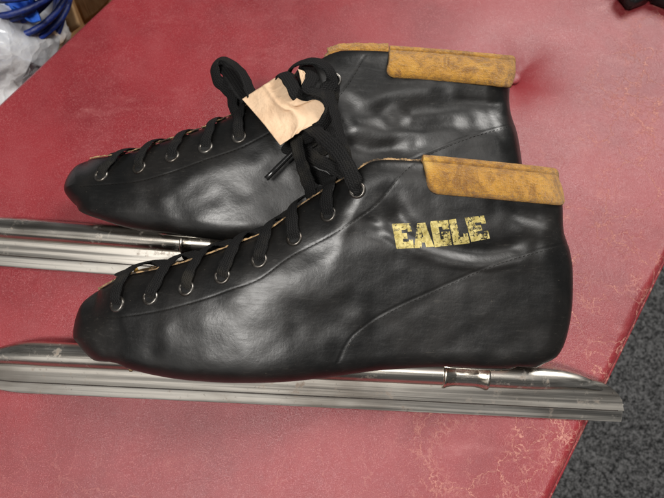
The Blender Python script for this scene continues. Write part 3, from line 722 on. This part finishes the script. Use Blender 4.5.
# ------------------------------------------------------------ lettering on the near boot
def inside(poly, X, Y):
    r = np.zeros(X.shape, bool); n = len(poly)
    for i in range(n):
        (x1, y1), (x2, y2) = poly[i], poly[(i+1) % n]
        if y1 == y2: continue
        c = ((y1 > Y) != (y2 > Y)) & (X < (x2-x1)*(Y-y1)/(y2-y1)+x1); r ^= c
    return r
def build_lettering():
    G = {
     'E': [[(0, 0), (1, 0), (1, .34), (.78, .34), (.78, .27), (.45, .27), (.45, .38), (.72, .38), (.72, .62), (.45, .62), (.45, .73), (.78, .73), (.78, .66), (1, .66), (1, 1), (0, 1)]],
     'A': [[(.16, 0), (.70, 0), (1, 1), (.60, 1), (.56, .80), (.40, .80), (.38, 1), (0, 1)], [(.42, .26), (.50, .58), (.40, .58)]],
     'G': [[(.06, 0), (1, 0), (1, .36), (.64, .36), (.64, .24), (.42, .24), (.42, .74), (.60, .74), (.60, .60), (.52, .60), (.52, .44), (1, .44), (1, 1), (0, 1), (0, .06)]],
     'L': [[(0, 0), (.46, 0), (.46, .72), (.72, .72), (.72, .60), (1, .60), (1, 1), (0, 1)]]}
    Q = [('E', (65, 132), (170, 128), (92, 270), (187, 266)), ('A', (192, 130), (276, 123), (188, 268), (300, 258)),
         ('G', (275, 118), (375, 110), (303, 262), (397, 249)), ('L', (380, 110), (465, 98), (408, 250), (497, 238)),
         ('E', (468, 97), (575, 86), (505, 232), (608, 212))]
    V, F = [], []; n, m = 72, 84
    for g, tl, tr, bl, br in Q:
        q = [np.array((380+a/5.533, 200+b/5.533)) for a, b in (tl, tr, bl, br)]
        xs = np.linspace(0, 1, n); ys = np.linspace(0, 1, m); o = len(V)
        for x in xs:
            for y in ys:
                p = (q[0]*(1-x)+q[1]*x)*(1-y)+(q[2]*(1-x)+q[3]*x)*y
                h, nn = fs.hit(*p); V.append(h+nn*.00012)
        X, Y = np.meshgrid((xs[1:]+xs[:-1])/2, (ys[1:]+ys[:-1])/2, indexing='ij')
        M = inside(G[g][0], X, Y)
        for hole in G[g][1:]: M &= ~inside(hole, X, Y)
        for i, j in zip(*np.nonzero(M)):
            a = o+i*m+j; F.append((a, a+1, a+m+1, a+m))
    fs.part('lettering', V, F, GILT)
build_lettering()

# ------------------------------------------------------------ laces
W_ = lambda L: np.array([at(*p) for p in L])
up = (0, -.15, 1.)
front_extra = [
    # top eyelet of the near boot up to the knot
    (W_([(357, 190, .096), (355, 184, .101), (348, 168, .104), (338, 152, .104), (326, 140, .100), (314, 130, .092), (306, 124, .084)]), [(0, .1, 1), (0, 0, 1), (-.1, -.1, 1), (-.2, -.1, 1), (-.2, -.1, 1), (0, 0, 1), (0, 0, 1)], .0070),
    (W_([(350, 166, .094), (345, 150, .098), (338, 128, .098), (333, 106, .096), (329, 92, .094)]), [(.6, 0, 1)]*5, .0056),
    (W_([(312, 200, .066), (309, 186, .074), (303, 168, .080), (298, 150, .082), (296, 132, .082)]), [(-.3, 0, 1)]*5, .0062)]
fs.lacing(0, 7, front_extra)
rear_extra = [
    # big loop standing on the left
    (W_([(254, 122, .066), (243, 118, .066), (234, 109, .066), (231, 94, .067), (224, 87, .068), (217, 79, .070), (215, 66, .073), (222, 59, .075), (233, 64, .076), (243, 74, .078), (249, 88, .078), (253, 98, .078)]),
     [(0, -.5, 1), (-.3, -.6, .9), (-.7, -.3, .9), (-.6, .1, 1), (-.5, -.4, 1), (-.7, -.1, 1), (-.6, .4, 1), (-.1, .7, 1), (.4, .6, 1), (.6, .4, 1), (.7, .2, 1), (.5, 0, 1)], .0064),
    (W_([(221, 62, .066), (227, 70, .069), (234, 80, .071), (241, 91, .073), (250, 101, .075)]), [(.2, .1, 1)]*5, .0092),
    (W_([(247, 96, .066), (240, 100, .064), (236, 108, .062), (240, 120, .062), (250, 128, .064), (266, 132, .066)]), [(-.4, 0, 1)]*6, .0058),
    # strands over the tape
    (W_([(274, 84, .078), (283, 74, .088), (290, 82, .094), (296, 92, .095), (303, 98, .092), (312, 96, .088)]), [(0, .2, 1), (0, .5, 1), (.2, .1, 1), (.2, -.1, 1), (0, -.4, 1), (.3, -.3, 1)], .0074),
    (W_([(288, 80, .076), (292, 68, .086), (304, 62, .094), (318, 62, .096), (329, 70, .094), (332, 82, .090), (325, 93, .088)]), [(-.5, .3, 1), (-.3, .5, 1), (0, .5, 1), (.2, .4, 1), (.6, .2, 1), (.8, 0, 1), (.5, -.4, 1)], .0074),
    (W_([(297, 74, .080), (306, 66, .088), (312, 76, .096), (308, 88, .099), (314, 92, .099), (324, 96, .098), (329, 108, .096), (325, 121, .093), (314, 132, .088), (300, 140, .080)]), [(0, .3, 1), (0, .3, 1), (.3, 0, 1), (0, 0, 1), (0, .3, 1), (.4, .2, 1), (.8, 0, .8), (.7, -.4, .8), (.3, -.6, .9), (0, -.5, 1)], .0062),
    (W_([(326, 66, .080), (335, 80, .082), (334, 96, .080), (330, 112, .076), (318, 134, .070)]), [(.6, 0, 1)]*5, .0060),
    # tangle beneath the tape
    (W_([(262, 138, .054), (274, 134, .060), (290, 140, .064), (306, 152, .066), (322, 150, .068), (334, 138, .070)]), [(0, -.3, 1)]*6, .0066),
    (W_([(286, 128, .060), (298, 142, .066), (314, 158, .070), (330, 166, .072), (344, 176, .070)]), [(-.2, -.2, 1)]*5, .0066),
    (W_([(318, 120, .062), (312, 140, .062), (306, 160, .060), (296, 178, .056), (284, 186, .052)]), [(-.2, -.1, 1)]*5, .0062),
    (W_([(330, 128, .074), (336, 146, .076), (342, 162, .074), (350, 176, .070)]), [(.3, -.1, 1)]*4, .0062),
    (W_([(258, 112, .060), (266, 132, .064), (282, 146, .068), (300, 148, .070), (316, 138, .072)]), [(0, -.3, 1)]*5, .0064),
    (W_([(268, 120, .058), (284, 138, .060), (296, 156, .062), (304, 178, .060), (310, 200, .052)]), [(-.2, -.2, 1)]*5, .0062),
    (W_([(322, 112, .066), (328, 132, .068), (334, 152, .068), (336, 172, .064)]), [(.2, -.2, 1)]*4, .0062),
    (W_([(276, 142, .056), (290, 150, .060), (300, 166, .062), (318, 176, .062), (332, 182, .060)]), [(0, -.4, 1)]*5, .0062)]
rs.lacing(0, 7, rear_extra)
tube('aglet', rs.local(W_([(303, 142, .080), (296, 149, .079), (287, 158, .0775), (277, 168, .076), (266, 179, .0745)])), .0014, PLASTIC_BLACK, rs.root, 14, radii=[.0014, .0015, .0016, .0017, .0017])

# ------------------------------------------------------------ strip of paper tape folded round the bow
def build_tape():
    def sheet(quad, n=40, m=40, wob=.0008, curl=None):
        V = []
        for i in range(n):
            for j in range(m):
                x, y = i/(n-1), j/(m-1); a, b, c, d = [np.array(q, float) for q in quad]
                p = (a*(1-x)+b*x)*(1-y)+(d*(1-x)+c*x)*y
                z = p[2]+wob*float(vnoise2(np.array([x*3.3+1]), np.array([y*3.3]), 21)[0])+wob*.5*float(vnoise2(np.array([x*9]), np.array([y*9+2]), 5)[0])
                if curl: z += curl(x, y)
                e = .10*math.sin(i*1.1+j*.7)+.12*math.sin(i*.5+j*.3) if (j in (0, m-1) or i in (0, n-1)) else 0
                V.append(at(p[0]+e, p[1]+e, z))
        return V, grid_faces(n, m)
    org = at(281, 112, .085)
    t = None
    n, m = 60, 60; left = catmull([(242, 99, .079), (262, 122, .084), (280, 145, .088)], m)
    right = catmull([(279, 75, .087), (288, 87, .091), (297, 98, .0945), (307, 101.5, .0955), (317, 100, .0945), (325, 107, .093), (323, 118, .093), (306, 127.5, .0925)], m)
    V1 = []
    for i in range(n):
        for j in range(m):
            x, y = i/(n-1), j/(m-1); q = left[j]*(1-x)+right[j]*x
            h = .0014*math.sin(math.pi*x)*math.sin(math.pi*y)+.0010*math.exp(-((x-.60+.12*y)/.05)**2)-.0007*math.exp(-((x-.72+.1*y)/.05)**2)+.0005*float(soft(np.array(x*5.), np.array(y*5.), 3))
            e = .12*math.sin(j*.23)+.08*math.sin(i*.5) if (i in (0, n-1) or j in (0, m-1)) else 0
            V1.append(at(q[0]+e, q[1]+e*.6, q[2]+h))
    F1 = grid_faces(n, m)
    me = mesh('paper_tape', V1, F1, PAPER, None, True, org); me.location = org
    so = me.modifiers.new('t', 'SOLIDIFY'); so.thickness = .0005
    me['label'] = 'creased buff paper tape wrapped round the knotted black laces'; me['category'] = 'tape'
    V2, F2 = sheet([(298, 69, .096), (304, 71, .097), (313, 88, .0975), (303, 90, .0965)], 16, 20, .0004)
    o = mesh('folded_end', V2, F2, PAPER, me, True, org); so = o.modifiers.new('t', 'SOLIDIFY'); so.thickness = .0005
build_tape()

# ------------------------------------------------------------ things beside the bench
def build_box():
    zt = -.10; zb = -.455
    def F_(p): return at(*p)
    t = thing('cardboard_box', 'open brown cardboard box standing behind the bench, flaps up', 'box', at(60, 60, zb))
    org = np.array(t.location)
    def slab(name, q, th=.004, mat=CARD):
        q = [np.array(v) for v in q]; n, m = 14, 10; V = []
        for i in range(n):
            for j in range(m):
                x, y = i/(n-1), j/(m-1); p = (q[0]*(1-x)+q[1]*x)*(1-y)+(q[3]*(1-x)+q[2]*x)*y
                p = p+np.array([0, 0, .0015*math.sin(x*4+y*3)]); V.append(p-org)
        o = mesh(name, V, grid_faces(n, m), mat, t); so = o.modifiers.new('t', 'SOLIDIFY'); so.thickness = th; so.offset = 0; return o
    # box corners at the rim (z = zt), walls down to the floor
    c = [at(20, 75, zt), at(88, 4, zt)]
    ax = c[1]-c[0]; L = np.linalg.norm(ax); ax /= L; ay = np.array([-ax[1], ax[0], 0])
    c0 = c[0]-ax*.10+ay*(-.03); Lx, Ly = L+.30, .34
    K = [c0, c0+ax*Lx, c0+ax*Lx+ay*Ly, c0+ay*Ly]
    dn = np.array([0, 0, zb-zt])
    for i in range(4):
        a, b = K[i], K[(i+1) % 4]; slab('box_wall', [a, b, b+dn, a+dn])
    slab('box_base', [K[0]+dn*.99, K[1]+dn*.99, K[2]+dn*.99, K[3]+dn*.99])
    # flaps fold out/in from the rim
    z = lambda h: np.array([0, 0, h])
    slab('flap', [at(42, -24, -.07), at(61, -24, -.055), at(80, 27, -.10), at(50, 44, -.13)])
    slab('flap', [at(65, -24, -.05), at(110, -24, -.07), at(110, -2, -.10), at(84, 24, -.115)])
    return K, ax, ay, zt
K, bax, bay, bzt = build_box()
def build_coil():
    t = thing('cable_coil', 'dark blue coiled cable lying in the cardboard box', 'cable', at(3, -2, -.035))
    org = np.array(t.location); 
    for k in range(14):
        r = .056+.005*math.sin(k*2.1); P = []
        for g in np.linspace(0, 2*math.pi, 60): P.append((r*math.cos(g)*1.0+.004*k-.02, r*1.1*math.sin(g)+.002*k, -.036+.0058*k+.003*math.sin(g*2+k)))
        tube('cable_loop', P, .0030, BLUE, t, 10)
build_coil()
def build_cloth():
    n = 50; V = []
    for i in range(n):
        for j in range(n):
            x, y = i/(n-1), j/(n-1)
            p = at(-2+36*x, -26+38*y, -.012); z = .012*float(vnoise2(np.array([x*4]), np.array([y*4]), 2)[0]); V.append(p+np.array([0, 0, z]))
    org = at(12, -8, -.03)
    o = mesh('blue_cloth', V, grid_faces(n, n), BLUE2, None, True, org); o.location = org
    so = o.modifiers.new('t', 'SOLIDIFY'); so.thickness = .002
    o['label'] = 'bright blue cloth lying on the coiled cable at the far corner'; o['category'] = 'cloth'
build_cloth()
def build_bag():
    n, m = 120, 120; V = []; c = at(-27, 72, -.060)
    for i in range(n):
        th = math.pi*i/(n-1)
        for j in range(m):
            ph = 2*math.pi*j/m; d = np.array([math.sin(th)*math.cos(ph), math.sin(th)*math.sin(ph), math.cos(th)])
            a = np.array([d[0]*3+7, d[1]*3+d[2]*4]); 
            nz = 1-abs(float(vnoise2(np.array([d[0]*3+5+d[2]]), np.array([d[1]*3+d[2]*2]), 3)[0]))*.22-abs(float(vnoise2(np.array([d[0]*8+d[2]*3]), np.array([d[1]*8+5]), 8)[0]))*.05-abs(float(vnoise2(np.array([d[0]*19+d[2]*5]), np.array([d[1]*19+5]), 6)[0]))*.015
            V.append(d*np.array([.060, .120, .075])*nz*1.12)
    o = mesh('plastic_bag', V, grid_faces(n, m, wrap=True), BAG); o.location = c; o.rotation_euler = (0, 0, -.35)
    o['label'] = 'crumpled clear plastic bag standing at the far corner of the bench'; o['category'] = 'bag'
build_bag()
def build_case():
    # dark case with two latches at the far right of the bench
    t = thing('black_case', 'small glossy black case lying on the far right of the bench', 'case', at(652, -10, 0)); org = np.array(t.location)
    def bx(name, c, sx, sy, sz, rot, bev=.002, mat=PLASTIC_BLACK):
        bm = bmesh.new(); bmesh.ops.create_cube(bm, size=1)
        for v in bm.verts: v.co = Vector((v.co.x*sx, v.co.y*sy, v.co.z*sz))
        bmesh.ops.bevel(bm, geom=bm.edges[:], offset=bev, segments=3, affect='EDGES')
        me = bpy.data.meshes.new(name); bm.to_mesh(me); bm.free(); o = link(name, me, mat, t); o.location = np.array(c)-org; o.rotation_euler = (0, 0, rot); return o
    bx('case_body', at(662, -30, .012), .13, .05, .022, -.45)
    bx('latch', at(636, -5, .009), .022, .017, .014, .42)
    bx('latch', at(670, 0, .007), .03, .012, .012, -.5)
build_case()
